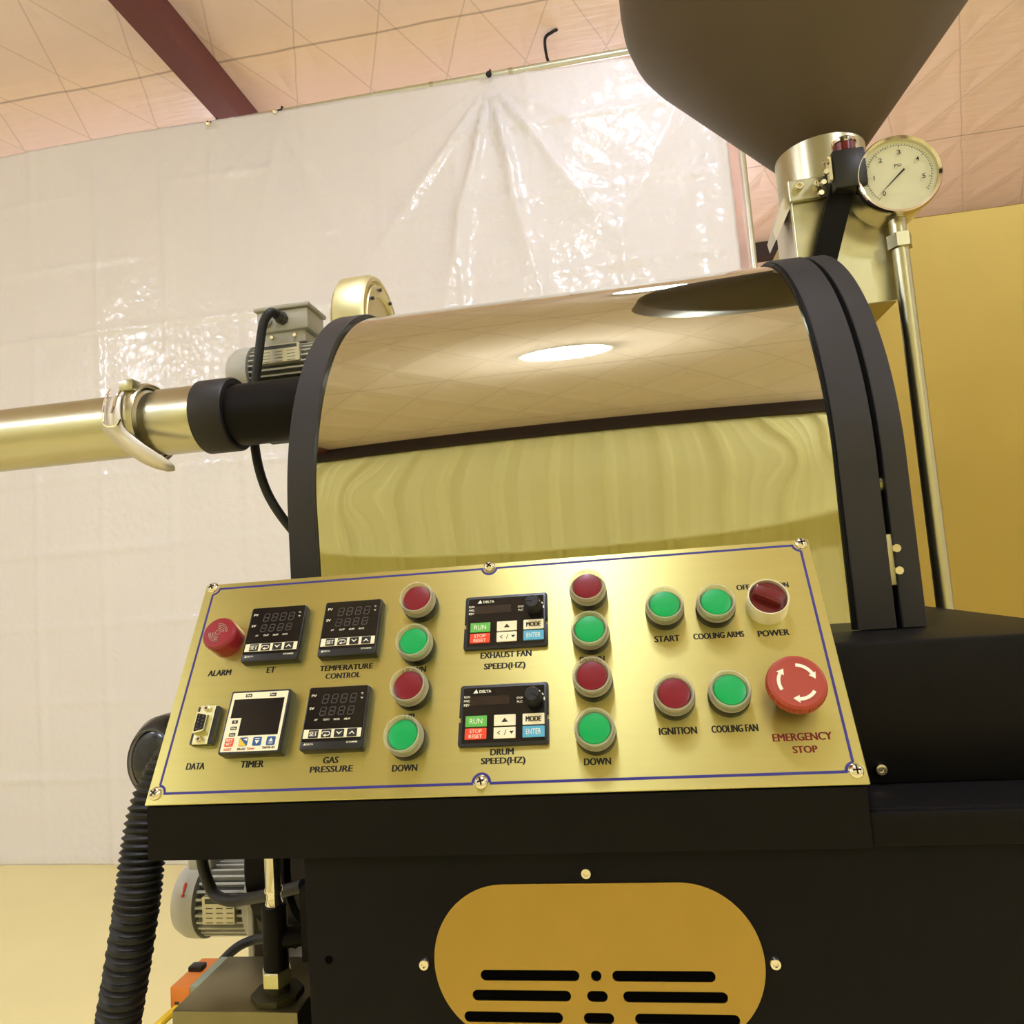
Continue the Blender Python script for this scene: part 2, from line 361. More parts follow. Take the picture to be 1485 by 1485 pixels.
for cx in (-.855, -.40): MB().cyl((cx - .012, 0, 0), (cx + .012, 0, 0), .0215, n=20).build('coupler', M['steel'], t)
t = thing('support_pole', 'upright silver pole at the right edge of the plastic curtain', 'pole', (.777, 3.845, 0))
MB().cyl((0, 0, 0), (0, 0, 4.16), .021, n=20).build('tube', M['pole'], t); MB().cyl((0, 0, 0), (0, 0, .012), .06).build('base_plate', M['steel'], t)
MB().cyl((0, 0, 4.14), (0, 0, 4.235), .027, n=20).build('cap_fitting', M['steel'], t)
TL = ['ball bungee tie at the far left of the curtain rail, left of the rafter', 'ball bungee tie on the curtain rail just right of the rafter', 'black tie gathering the curtain into folds at the middle of the rail']
for i, (tx, tz) in enumerate(TIES[:3]):
    t = thing('curtain_tie', TL[i], 'tie', (tx, 3.845, 4.2), 'curtain ties on the rail')
    MB().tube([(0, .024, 0), (0, .01, .024), (0, -.012, .024), (0, -.024, 0), (.004, -.105, -.06)], .005, n=8).build('cord', M['rubber'], t)
    MB().lathe([(0, -.017), (.012, -.012), (.017, 0), (.012, .012), (0, .017)], (.006, -.118, -.078), n=16).build('ball', M['chrome'] if i < 2 else M['rubber'], t)
p = at(803, 72, 4.0); p.z = ZC_
tag(MB().tube([(p.x + .03, p.y, ZC_ - .001), (p.x, p.y, ZC_ - .012), (p.x - .045, p.y + .03, ZC_ - .02), (p.x - .05, p.y + .12, ZC_ - .06), (p.x - .03, p.y + .2, ZC_ - .1)], .009, n=8).build('ceiling_wire', M['rubber']), 'short hooked dark wire hanging from the pink ceiling above the rail', 'wire')

# ================================================================== ROASTER
YD, ZD, RD = .90, 1.474, .2622
def arch(s, R):
    # section through the drum cover: vertical sides below the axis, half circle above; s = arc length from the front springing point
    if s < 0: return YD - R, ZD + s
    t = s / RD
    if t > PI: return YD + R, ZD - (s - PI * RD)
    return YD - R * math.cos(t), ZD + R * math.sin(t)
XB0, XB1 = -.304, -.278          # left band
XM1, XB2, XG = .1795, .2094, .2142
XE = .2326
r_ = thing('coffee_roaster', 'large black coffee roaster with polished steel drum cover', 'coffee roaster', (0, .9, 0))
rp = lambda mb, nm, mt, **k: (lambda o: (setattr(o, 'location', (0, -.9, 0)), o)[1])(mb.build(nm, mt, r_, **k))
# drum cover (slightly dented sheet between the bands)
def dent(x, s):
    xc = x + .05; k = .022 * math.exp(-((s - .022) / .05) ** 2)
    d = k * xc * xc
    for e in (-.205, .205): d += .0004 * math.exp(-((xc - e) / .025) ** 2 - ((s - .012) / .018) ** 2)
    return d
mb = MB(); S0, S1 = -.1375, PI * RD + .1375; NA, NXX = 260, 90; g = []
xs_ = [XB1 - .004 + (XM1 + .008 - XB1) * i / NXX for i in range(NXX + 1)]
for x in xs_:
    row = []
    for j in range(NA + 1):
        s_ = S0 + (S1 - S0) * j / NA; y, z = arch(s_, RD - .0035 + dent(x, s_))
        row.append(mb.bm.verts.new((x, y, z)))
    g.append(row)
for i in range(NXX):
    for j in range(NA): mb.bm.faces.new((g[i][j], g[i + 1][j], g[i + 1][j + 1], g[i][j + 1]))
dc = rp(mb, 'drum_cover', M['mirror'], smooth=180, label='mirror-polished steel drum cover', recalc=True)
def band(x0, x1, r0, r1):
    mb = MB(); S0, S1 = -.136, PI * RD + .136; n = 150; R = []
    for i in range(n + 1):
        s_ = S0 + (S1 - S0) * i / n
        R.append([mb.bm.verts.new((x, *arch(s_, r))) for x, r in ((x0, r0), (x0, r1 - .0008), (x0 + .0008, r1), (x1 - .0008, r1), (x1, r1 - .0008), (x1, r0))])
    for A, C in zip(R, R[1:]):
        for k in range(6): mb.bm.faces.new((A[k], A[(k + 1) % 6], C[(k + 1) % 6], C[k]))
    mb.bm.faces.new(R[0]); mb.bm.faces.new(R[-1][::-1]); return mb
rp(band(XB0, XB1, RD - .02, RD + .0015), 'drum_band', M['band'])
rp(band(XM1, XB2, RD - .02, RD + .0015), 'drum_band', M['band'])
rp(band(XM1 - .003, XM1 + .004, RD - .02, RD - .0005), 'edge_trim', M['black'])
rp(band(XG, XE, RD - .02, RD + .0005), 'drum_band', M['band'])
ap = lambda R: [arch(-.136 + (PI * RD + .272) * i / 120, R) for i in range(121)]
YZ = Matrix(((0, 0, 1, 0), (1, 0, 0, 0), (0, 1, 0, 0), (0, 0, 0, 1)))
rp(MB().prism(ap(RD - .018), XB0 + .006, XB0 + .016, YZ), 'drum_end_plate', M['black'])
rp(MB().prism(ap(RD - .015), XB2 - .02, XE - .004, YZ), 'drum_front_plate', M['black'])
# casing and body
XBL, XBR = -.244, .32
rp(MB().box(XBL, XBR, .56, 1.05, 1.238, 1.337, .003), 'casing', M['black'])
rp(MB().box(XBL, XBR, .51, 1.05, .08, 1.2385, .002), 'body_panel', M['black'])
for sx in (XBL + .05, XBR - .05):
    for sy in (.56, 1.0): rp(MB().cyl((sx, sy, 0), (sx, sy, .085), .025, bev=.004), 'foot', M['rubber'])
# console box under the control panel (cross-section in Y,Z)
PU = Vector((0, .5, math.cos(math.radians(30)))); PN = Vector((0, -math.cos(math.radians(30)), .5)); P0 = Vector((-.361, .503, 1.2553))
tp = P0 + PU * .1826 - PN * .0025; bt = P0 - PN * .0025
sec = [(.503, 1.2165), (.503, bt.z - .0005), (bt.y, bt.z), (tp.y, tp.z), (tp.y + .012, tp.z - .004), (.60, 1.335), (.60, 1.2165)]
mtx = Matrix(((0, 0, 1, 0), (1, 0, 0, 0), (0, 1, 0, 0), (0, 0, 0, 1)))
rp(MB().prism(sec, -.3590, .1365, mtx), 'console_box', M['black'], smooth=0)
rp(MB().box(.1368, XBR, .5045, .56, 1.2165, 1.2375, .0015), 'front_lip', M['black'])
# vent plate with rows of slots
def plate2d(name, outline, holes, mtx, th, mt, parent):
    cu = bpy.data.curves.new('t', 'CURVE'); cu.dimensions = '2D'; cu.fill_mode = 'BOTH'; cu.extrude = th / 2
    for P in [outline] + holes:
        s = cu.splines.new('POLY'); s.points.add(len(P) - 1); s.use_cyclic_u = True
        for q, (x, y) in zip(s.points, P): q.co = (x, y, 0, 1)
    o = bpy.data.objects.new('t', cu); COL.objects.link(o)
    me = bpy.data.meshes.new_from_object(o.evaluated_get(bpy.context.evaluated_depsgraph_get())); bpy.data.objects.remove(o); bpy.data.curves.remove(cu)
    mb = MB().mesh(me, mtx); bpy.data.meshes.remove(me)
    return mb.build(name, mt, parent, smooth=0)
def stad(x0, x1, z, r, n=10):
    a, b = x0 + r, x1 - r
    return [(b + r * math.cos(t), z + r * math.sin(t)) for t in [-PI / 2 + PI * i / n for i in range(n + 1)]] + [(a + r * math.cos(t), z + r * math.sin(t)) for t in [PI / 2 + PI * i / n for i in range(n + 1)]]
holes = []
for z, rows in ((1.1365, [(-.1205, -.054), (-.0465, -.0395), (-.0325, .0335)]), (1.1237, [(-.127, -.0605), (-.050, -.0365), (-.0265, .040)]), (1.1100, [(-.1335, -.067), (-.0533, -.0335), (-.020, .0462)])):
    for a, b in rows: holes.append(stad(a, b, z, .0034))
holes = [[(x + .0, z) for x, z in h] for h in holes]
vp_ = plate2d('vent_plate', stad(-.152, .065, 1.1445, .0505, 40), holes, Matrix(((1, 0, 0, 0), (0, 0, -1, .5092), (0, 1, 0, 0), (0, 0, 0, 1))), .0012, M['steel_vent'], r_)
vp_.location = (0, -.9, 0); vp_['label'] = 'brushed gold-toned slotted vent plate'
rp(MB().prism(stad(-.150, .063, 1.1445, .0485, 30), -.5104, -.5099, Matrix(((1, 0, 0, 0), (0, 0, -1, 0), (0, 1, 0, 0), (0, 0, 0, 1)))), 'slot_shade_sheet', M['hole_shade'], smooth=0)  # dark sheet added to paint the shade seen through the slots
def socket_screw(px, py, Y, r=.0037, nm='screw'):
    p = at(px, py, Y)
    rp(MB().lathe([(0, .0015), (r * .45, .0015), (r * .5, .003), (r * .85, .003), (r, .002), (r, -.002), (0, -.002)], p, (0, -1, 0), n=20), nm, M['chrome'])
for a in ((850, 1265), (616, 1397), (1124, 1396)): socket_screw(*a, .509)
socket_screw(1277, 1115, .559, .0042)
p = at(477, 1392, .5098); rp(MB().cyl((p.x, .5097, p.z), (p.x, .512, p.z), .0028), 'bolt_hole', M['hole_shade'])  # dark disc paints the shade in the hole
# hinge and latch pin between the right bands
p = at(1274, 704, .655); rp(MB().cyl((p.x - .004, p.y - .004, p.z), (p.x + .007, p.y - .004, p.z), .0065, bev=.001), 'latch_pin', M['brass'])
p = at(1287, 812, .64)
rp(MB().box(p.x - .002, p.x + .014, p.y, p.y + .004, p.z - .021, p.z + .021, .001), 'hinge_bracket', M['steel'])
for dz in (-.009, .009): rp(MB().cyl((p.x + .007, p.y - .004, p.z + dz), (p.x + .007, p.y + .001, p.z + dz), .0032), 'hinge_bolt', M['chrome'])

# ================================================================== CONTROL PANEL (local x = right, y = up the slope, z = out)
PM = Matrix(((1, 0, 0, P0.x), (0, PU.y, PN.y, P0.y), (0, PU.z, PN.z, P0.z), (0, 0, 0, 1)))
cp = thing('control_console', 'sloped brushed steel control panel with buttons and meters on the roaster', 'control panel', mtx=PM)
MB().box(0, .5, 0, .1826, -.0022, 0, .0004, 1).build('faceplate', M['steel_panel'], cp, smooth=0)
mm = .001
# blue border line, passing around the screws
mb = MB(); bw = .0009
SCR = [(6.7, 179.2), (250.4, 179.5), (494, 178.8), (493.2, 8.3), (250.1, 8.9), (6.3, 8.2)]
def seg2(x0, y0, x1, y1):
    mb.box(min(x0, x1) * mm - bw * (x0 == x1), max(x0, x1) * mm + bw * (x0 == x1), min(y0, y1) * mm - bw * (y0 == y1), max(y0, y1) * mm + bw * (y0 == y1), 0, .0001)
seg2(13, 177.8, 244.6, 177.8); seg2(256.2, 177.8, 488, 177.8); seg2(13, 8, 244.3, 8); seg2(256, 8, 488, 8); seg2(8.3, 14, 8.3, 172.4); seg2(492.6, 14, 492.6, 172.4)
def arc(cx, cy, r, a0, a1, w=.0009, n=12):
    P = []
    for s_ in (1, -1):
        rng = range(n + 1) if s_ > 0 else range(n, -1, -1)
        for i in rng:
            t = math.radians(a0 + (a1 - a0) * i / n); P.append(((cx * mm + (r * mm + s_ * w) * math.cos(t)), (cy * mm + (r * mm + s_ * w) * math.sin(t))))
    return P
mb.prism(arc(250.1, 8.5, 6, 0, 180), 0, .0001); mb.prism(arc(250.4, 178.5, 6, 180, 360), 0, .0001)
for cx, cy, a in ((8, 178.2, 270), (492.9, 178.2, 180), (492.9, 8, 90), (8, 8, 0)): mb.prism(arc(cx, cy, 5.6, a, a + 90), 0, .0001)
mb.build('border_line', M['blueink'], cp, smooth=0)
# printed captions
for s_, cx, cy, wd, hc in [('ALARM', 33.3, 100.2, 20, 4.8), ('ET', 77.2, 100.2, 7.4, 4.8), ('TEMPERATURE', 139.6, 98.8, 43.5, 4.4), ('CONTROL', 138, 92.2, 28.5, 4.4), ('DATA', 33, 27, 15, 4.8), ('TIMER', 78, 27, 18.5, 4.8), ('GAS', 138.5, 27.8, 11.8, 4.6), ('PRESSURE', 140, 21.4, 32.6, 4.4), ('DOWN', 194.6, 20.3, 18.6, 4.7), ('DOWN', 330, 20, 18.4, 4.7), ('EXHAUST FAN', 265.5, 101.8, 39.2, 4.8), ('SPEED(HZ)', 264.7, 93, 31.6, 4.8), ('DRUM', 264.1, 29, 16.8, 4.5), ('SPEED(HZ)', 265, 23.1, 31.5, 4.5), ('START', 385.4, 106.8, 18.4, 4.9), ('COOLING ARMS', 422.2, 107, 36, 4.6), ('POWER', 460.5, 106.3, 22, 4.7), ('OFF', 445.4, 144.7, 9.8, 4.4), ('ON', 474.4, 144.5, 7.6, 4.4), ('IGNITION', 385.5, 38.6, 25.6, 4.9), ('COOLING FAN', 423, 38.6, 30.6, 4.9), ('DOWN', 194.8, 93.6, 18.6, 4.7), ('DOWN', 330, 93.9, 18.4, 4.7), ('UP', 194.5, 57, 8, 4.7)]:
    MB().bold(s_, cx * mm, cy * mm, wd * mm, hc * mm, 0).build('printed_caption', M['ink'], cp, smooth=0, label='black lettering ' + s_)
MB().bold('EMERGENCY', .465, .0313, .0378, .0051, 0).build('printed_caption', M['redink'], cp, smooth=0, label='red lettering EMERGENCY')
MB().bold('STOP', .4652, .0230, .0157, .0046, 0).build('printed_caption', M['redink'], cp, smooth=0, label='red lettering STOP')
# pan-head cross screws
def cross_screw():
    mb = MB(); mb.lathe([(0, .0034), (.0018, .0032), (.0036, .0024), (.0048, .001), (.0050, 0), (0, 0)], n=28); return mb
scr0 = None
def child(o, parent, loc=(0, 0, 0), rz=0): o.parent = parent; o.location = loc; o.rotation_euler = (0, 0, rz); return o
def dup(o, parent, loc, rz=0):
    c = o.copy(); COL.objects.link(c); c.parent = parent; c.location = loc; c.rotation_euler = (0, 0, rz)
    for ch in o.children:
        d = ch.copy(); COL.objects.link(d); d.parent = c
    return c
for i, (u, v) in enumerate(SCR):
    if scr0 is None:
        scr0 = child(cross_screw().build('screw', M['chrome'], cp), cp, (u * mm, v * mm, 0), .5)
        k = MB(); k.box(-.0026, .0026, -.0005, .0005, .0026, .0036); k.box(-.0005, .0005, -.0026, .0026, .0026, .0036); k.build('cross_slot', M['screen'], scr0, smooth=0)
    else: dup(scr0, cp, (u * mm, v * mm, 0), (.5, .9, .1, .02, .25, 1.0)[i])
# push buttons
def make_button(capm, lab):
    b = MB().lathe([(0, 0), (.0142, 0), (.0142, .0075), (.0136, .0085), (0, .0085)], n=40).build('push_button', M['plastic'], cp, label=lab)
    MB().lathe([(.0112, .0085), (.0139, .0085), (.0141, .010), (.0138, .0165), (.0130, .0178), (.0120, .0178), (.0114, .0165), (.0112, .0085)], n=48).build('clear_guard', M['clear'], b, label='clear plastic guard ring')
    MB().lathe([(.0108, .0080), (.0108, .0138), (.0102, .0150), (.0088, .0153), (.004, .0155), (0, .0156)], n=40).build('cap', capm, b)
    return b
red0 = make_button(M['red_cap'], ''); grn0 = make_button(M['green_cap'], '')
BT = [('r', 196, 147, 'red push button, topmost of the column beside the temperature meters'), ('g', 196.7, 110.5, 'green push button, second down in the column beside the temperature meters'), ('r', 196, 75.5, 'red push button, third down in the column beside the gas pressure meter'), ('g', 195.5, 39.2, 'green push button above the left DOWN caption'),
      ('r', 329.9, 147.2, 'red push button, topmost right of the exhaust fan keypad'), ('g', 330.1, 111.5, 'green push button right of the exhaust fan keypad'), ('r', 330, 75.5, 'red push button right of the drum speed keypad, upper'), ('g', 330, 38, 'green push button above the right DOWN caption'),
      ('g', 385.8, 127.6, 'green START push button'), ('g', 422.5, 126.8, 'green COOLING ARMS push button'), ('r', 385.3, 59.7, 'red IGNITION push button'), ('g', 422.3, 60.2, 'green COOLING FAN push button')]
used = set()
for c, u, v, lb in BT:
    p0 = red0 if c == 'r' else grn0
    if c not in used: used.add(c); o = p0; o.location = (u * mm, v * mm, 0)
    else: o = dup(p0, cp, (u * mm, v * mm, 0), random.random())
    o['label'] = lb
# alarm buzzer
al = MB().lathe([(0, 0), (.0142, 0), (.0142, .013), (.0136, .0155), (.0122, .0168), (0, .0172)], n=44).build('alarm_buzzer', M['red_alarm'], cp, label='round red ALARM buzzer'); al.location = (.0338, .1275, 0)
mb = MB()
for r in (2.0, 3.4, 4.8, 6.2, 7.6):
    if r < 2.5: mb.prism(arc(0, 0, r, 0, 359.9, .00014, 24), .0171, .0174)
    else:
        mb.prism(arc(0, 0, r, 0, 100, .00014, 16), .0168, .0174); mb.prism(arc(0, 0, r, 180, 280, .00014, 16), .0168, .0174)
mb.build('sound_rings', M['plate_print'], al, smooth=0)
# selector switch
sw = MB().lathe([(.0130, .012), (.0133, .0155), (.0140, .0158), (.0146, .0145), (.0146, .004), (.0150, .003), (.0150, 0), (0, 0), (0, .003), (.0130, .003), (.0130, .012)], n=48).build('selector_switch', M['cream'], cp, label='POWER selector with dark red handle in a pale ring'); sw.location = (.4592, .1278, 0)
mb = MB(); mb.lathe([(0, .0132), (.0122, .0136), (.0129, .012), (.0129, .004), (0, .004)], n=40)
mb.build('red_lens', M['red_dark'], sw)
mb = MB(); mb.box(-.0105, .0105, -.0042, .0042, .012, .0205, .0012, 3, Matrix.Rotation(math.radians(-30), 4, 'Z')); mb.build('handle', M['red_dark'], sw)
# emergency stop
es = MB().lathe([(0, 0), (.0125, 0), (.0125, .009), (.0105, .012), (.0105, .016), (0, .016)], n=40).build('emergency_stop_button', M['rubber'], cp, label='large orange-red EMERGENCY STOP mushroom button'); es.location = (.4642, .0595, 0)
mb = MB(); n = 120; pr = [(.0150, .0135), (.0186, .0150), (.0194, .0178), (.0194, .0215), (.0184, .0240), (.0165, .0250), (.010, .0246), (0, .0244)]; rings = []
for r, h in pr:
    if r == 0: rings.append([mb.bm.verts.new((0, 0, h))]); continue
    rings.append([mb.bm.verts.new(((r * (1.0 if (i % 2 or r < .0185) else .965)) * math.cos(2 * PI * i / n), (r * (1.0 if (i % 2 or r < .0185) else .965)) * math.sin(2 * PI * i / n), h)) for i in range(n)])
for A, C in zip(rings, rings[1:]):
    for i in range(n):
        if len(C) == 1: mb.bm.faces.new((A[i], A[(i + 1) % n], C[0]))
        else: mb.bm.faces.new((A[i], A[(i + 1) % n], C[(i + 1) % n], C[i]))
mb.bm.faces.new(rings[0][::-1]); mb.build('mushroom_head', M['estop'], es, smooth=30)
mb = MB()
for a0 in (85, 325, 205):          # clockwise arrows
    a1 = a0 - 72; mb.prism(arc(0, 0, 11.6, a0, a1 + 12, .0011, 14), .0246, .0251)
    t0 = math.radians(a1 + 14); t1 = math.radians(a1 - 6)
    mb.prism([(.0090 * math.cos(t0), .0090 * math.sin(t0)), (.0142 * math.cos(t0), .0142 * math.sin(t0)), (.0119 * math.cos(t1), .0119 * math.sin(t1))], .0246, .0251)
mb.build('release_arrows', M['white'], es, smooth=0)
# D-sub data socket
ds = MB().box(-.0088, .0088, -.0145, .0145, 0, .0055, .0004, 1).build('data_socket', M['plastic'], cp, label='nine-pin DATA socket with brass-coloured shell'); ds.location = (.0352, .0562, 0)
mb = MB(); mb.box(-.0062, .0062, -.0150, .0150, .0055, .0066, .0004, 1)
dpoly = lambda k: [(-.0040 * k, .0082 * k), (-.0046 * k, .0074 * k), (-.0046 * k, -.0074 * k), (-.0040 * k, -.0082 * k), (.0034 * k, -.0066 * k), (.0042 * k, -.0056 * k), (.0042 * k, .0056 * k), (.0034 * k, .0066 * k)]
mb.prism(dpoly(1.0), .0066, .0118); mb.build('metal_shell', M['brass'], ds)
MB().prism(dpoly(.84), .0112, .0121).build('pin_insert', M['screen'], ds)
mb = MB()
for i in range(5): mb.cyl((-.0018, -.0052 + i * .0026, .0120), (-.0018, -.0052 + i * .0026, .01225), .0006, n=8)
for i in range(4): mb.cyl((.0014, -.0039 + i * .0026, .0120), (.0014, -.0039 + i * .0026, .01225), .0006, n=8)
mb.build('pin_holes', M['seg'], ds)
for y in (-.0118, .0118): MB().lathe([(.0011, .0078), (.0011, .0094), (.0021, .0094), (.0023, .0066), (.0011, .0066)], (0, y, 0), n=6).build('jack_nut', M['chrome'], ds, smooth=0)
# temperature / pressure meters
def seg8(mb, cx, cy, w, h, z, sl=.12, t=.00045):
    def bar(x0, y0, x1, y1):
        d = Vector((x1 - x0, y1 - y0)); L_ = d.length; d.normalize(); p = Vector((-d.y, d.x)) * t; e = d * t * .5
        P = [Vector((x0, y0)) + e, Vector((x0, y0)) + e * 1.8 + p * .8, Vector((x1, y1)) - e * 1.8 + p * .8, Vector((x1, y1)) - e, Vector((x1, y1)) - e * 1.8 - p * .8, Vector((x0, y0)) + e * 1.8 - p * .8]
        mb.prism([(cx + q.x + sl * q.y, cy + q.y) for q in P], z, z + .0001)
    a, b = w / 2, h / 2
    for s_ in ((-a, b, a, b), (-a, 0, a, 0), (-a, -b, a, -b), (-a, 0, -a, b), (a, 0, a, b), (-a, -b, -a, 0), (a, -b, a, 0)): bar(*s_)
def make_meter(words, lab):
    H = .0082
    o = MB().prism(rrect(.048, .048, .0022), 0, H, bev=.0016).build('temperature_controller' if 'GAS' not in lab else 'pressure_controller', M['plastic'], cp, label=lab)
    MB().prism(rrect(.0452, .0408, .0008, cy=.0026), H - .0004, H + .0001).build('display_window', M['screen'], o, smooth=0)
    mb = MB()
    for i in range(4):
        seg8(mb, -.0092 + i * .0072, .0140, .0042, .0066, H + .0001); seg8(mb, -.0098 + i * .0072, .0046, .0042, .0060, H + .0001)
    mb.build('digits', M['seg'], o, smooth=0)
    MB().prism(rrect(.0440, .0066, .0003, cy=-.0122), H - .0003, H + .0003).build('key_strip', M['cream'], o, smooth=0)
    for i in range(4):
        kx = -.0142 + i * .0098; k = MB().prism(rrect(.0074, .0058, .0004, cx=kx, cy=-.0122), H, H + .0006).build('key', M['plastic'], o, smooth=0)
    mb = MB(); z = H + .0006
    mb.bold('SET', -.0142, -.0122, .0062, .0034, z, e=.0002)
    kx = -.0044; mb.box(kx - .0022, kx + .0014, -.0113, -.0107, z, z + .0001); mb.prism(arc((kx + .0014) / mm, -12.3, 1.3, 90, -90, .0003), z, z + .0001)
    mb.box(kx - .0004, kx + .0014, -.0139, -.0133, z, z + .0001); mb.prism(arc((kx - .0020) / mm, -12.0, 1.0, 90, 215, .0003), z, z + .0001)
    mb.prism([(kx - .0022, -.0136), (kx - .0002, -.0124), (kx - .0002, -.0148)], z, z + .0001)
    for kx, sg in ((.0054, -1), (.0152, 1)):
        y0 = -.0122 - sg * .0012; y1 = -.0122 + sg * .0013
        mb.prism([(kx - .0024, y0), (kx, y1), (kx + .0024, y0), (kx + .0016, y0), (kx, y1 - sg * .0013), (kx - .0016, y0)], z, z + .0001)
    z = H + .0001
    mb.text('PV', -.0188, .0168, .0038, .0020, z, off=.02); mb.text('SV', -.0188, .0070, .0038, .0020, z, off=.02)
    for i, s_ in enumerate(words): mb.text(s_, -.0142 + i * .0080, -.0018, .0046 if len(s_) > 2 else .0026, .0014, z, off=.02)
    mb.text('°C', .0190, .0170, .0018, .0014, z, off=.02); mb.text('°F', .0190, .0135, .0018, .0014, z, off=.02)
    mb.text('DELTA', -.0160, -.0196, .0056, .0012, z, off=.02); mb.prism([(-.0208, -.0203), (-.0188, -.0203), (-.0198, -.0185)], z, z + .0001)
    mb.text('DTA4848', .0160, -.0190, .0082, .0013, z, off=.02)
    mb.build('lettering', M['white'], o, smooth=0); return o
W1 = ('AT', 'OUT', 'ALM1', 'ALM2'); W2 = ('AT', 'OUT1', 'OUT2', 'ALM')
o = make_meter(W1, 'black four-key meter above the ET caption'); o.location = (.0773, .1284, 0)
o = make_meter(W1, 'black four-key meter above the TEMPERATURE CONTROL caption'); o.location = (.1411, .1290, 0)
o = make_meter(W2, 'black four-key meter above the GAS PRESSURE caption'); o.location = (.1400, .0567, 0)
# timer
H = .0102
tm = MB().prism(rrect(.048, .048, .0014), 0, H, bev=.0006).build('timer', M['plastic'], cp, label='square TIMER with pale face and coloured keys'); tm.location = (.0785, .0557, 0)
MB().prism(rrect(.0448, .0448, .0006), H - .0002, H + .0002).build('white_face', M['cream'], tm, smooth=0)
z = H + .0002
MB().prism([(-.0202, .0172), (.0202, .0172), (.0202, -.0108), (-.0112, -.0108), (-.0112, .0028), (-.0202, .0028)], z, z + .0001).build('display_window', M['screen'], tm, smooth=0)
mb = MB()
for x, y, w_ in ((-.0092, .0199, .0052), (.0104, .0199, .0052), (-.0158, -.0002, .0046), (-.0158, -.0050, .0050), (-.0158, -.0098, .0050)): mb.prism(rrect(w_, .0026, .0004, 3, x, y), z, z + .0001)
mb.build('legend_boxes', M['ink'], tm, smooth=0)
mb = MB()
for s_, x, y, w_ in (('Out', -.0092, .0199, .0038), ('Pwr', .0104, .0199, .0038), ('H', -.0158, -.0002, .0014), ('Min', -.0158, -.0050, .0036), ('Sec', -.0158, -.0098, .0036)): mb.text(s_, x, y, w_, .0015, z + .0001, off=.02)
mb.build('legend_lettering', M['white'], tm, smooth=0)
for i, (x, mt) in enumerate(((-.0166, 'red_key'), (-.0055, 'navy_key'), (.0053, 'navy_key'), (.0160, 'navy_key'))):
    k = MB().prism(rrect(.0068, .0064, .0010, 4, x, -.0154), z - .0001, z + .0002).build('key', M[mt], tm, smooth=0)
MB().prism([(-.0087, -.0184), (-.0087, -.0126), (-.0026, -.0184)], z + .0002, z + .0003).build('key_flash', M['yellow_key'], tm, smooth=0)
mb = MB(); z2 = z + .0002
mb.text('RST', -.0166, -.0140, .0050, .0020, z2, off=.03); mb.text('SET', -.0166, -.0168, .0050, .0020, z2, off=.03)
mb.prism([(-.0056, -.0138), (-.0026, -.0128), (-.0026, -.0148)], z2, z2 + .0001)
mb.prism([(.0035, -.0146), (.0071, -.0146), (.0053, -.0174)], z2, z2 + .0001); mb.box(.0035, .0071, -.0138, -.0132, z2, z2 + .0001)
mb.prism([(.0142, -.0160), (.0178, -.0160), (.0160, -.0132)], z2, z2 + .0001); mb.box(.0142, .0178, -.0174, -.0168, z2, z2 + .0001)
mb.build('key_symbols', M['white'], tm, smooth=0)
mb = MB(); mb.text('Multi', -.0060, -.0206, .0060, .0017, z, off=.015); mb.text('TMP48-4D', .0150, -.0202, .0100, .0017, z, off=.015); mb.build('lettering', M['ink'], tm, smooth=0)
mb = MB(); mb.text('RESET', -.0166, -.0206, .0064, .0016, z, off=.015); mb.text('Timer', .0014, -.0205, .0066, .0017, z, off=.015); mb.build('red_lettering', M['red_print'], tm, smooth=0)
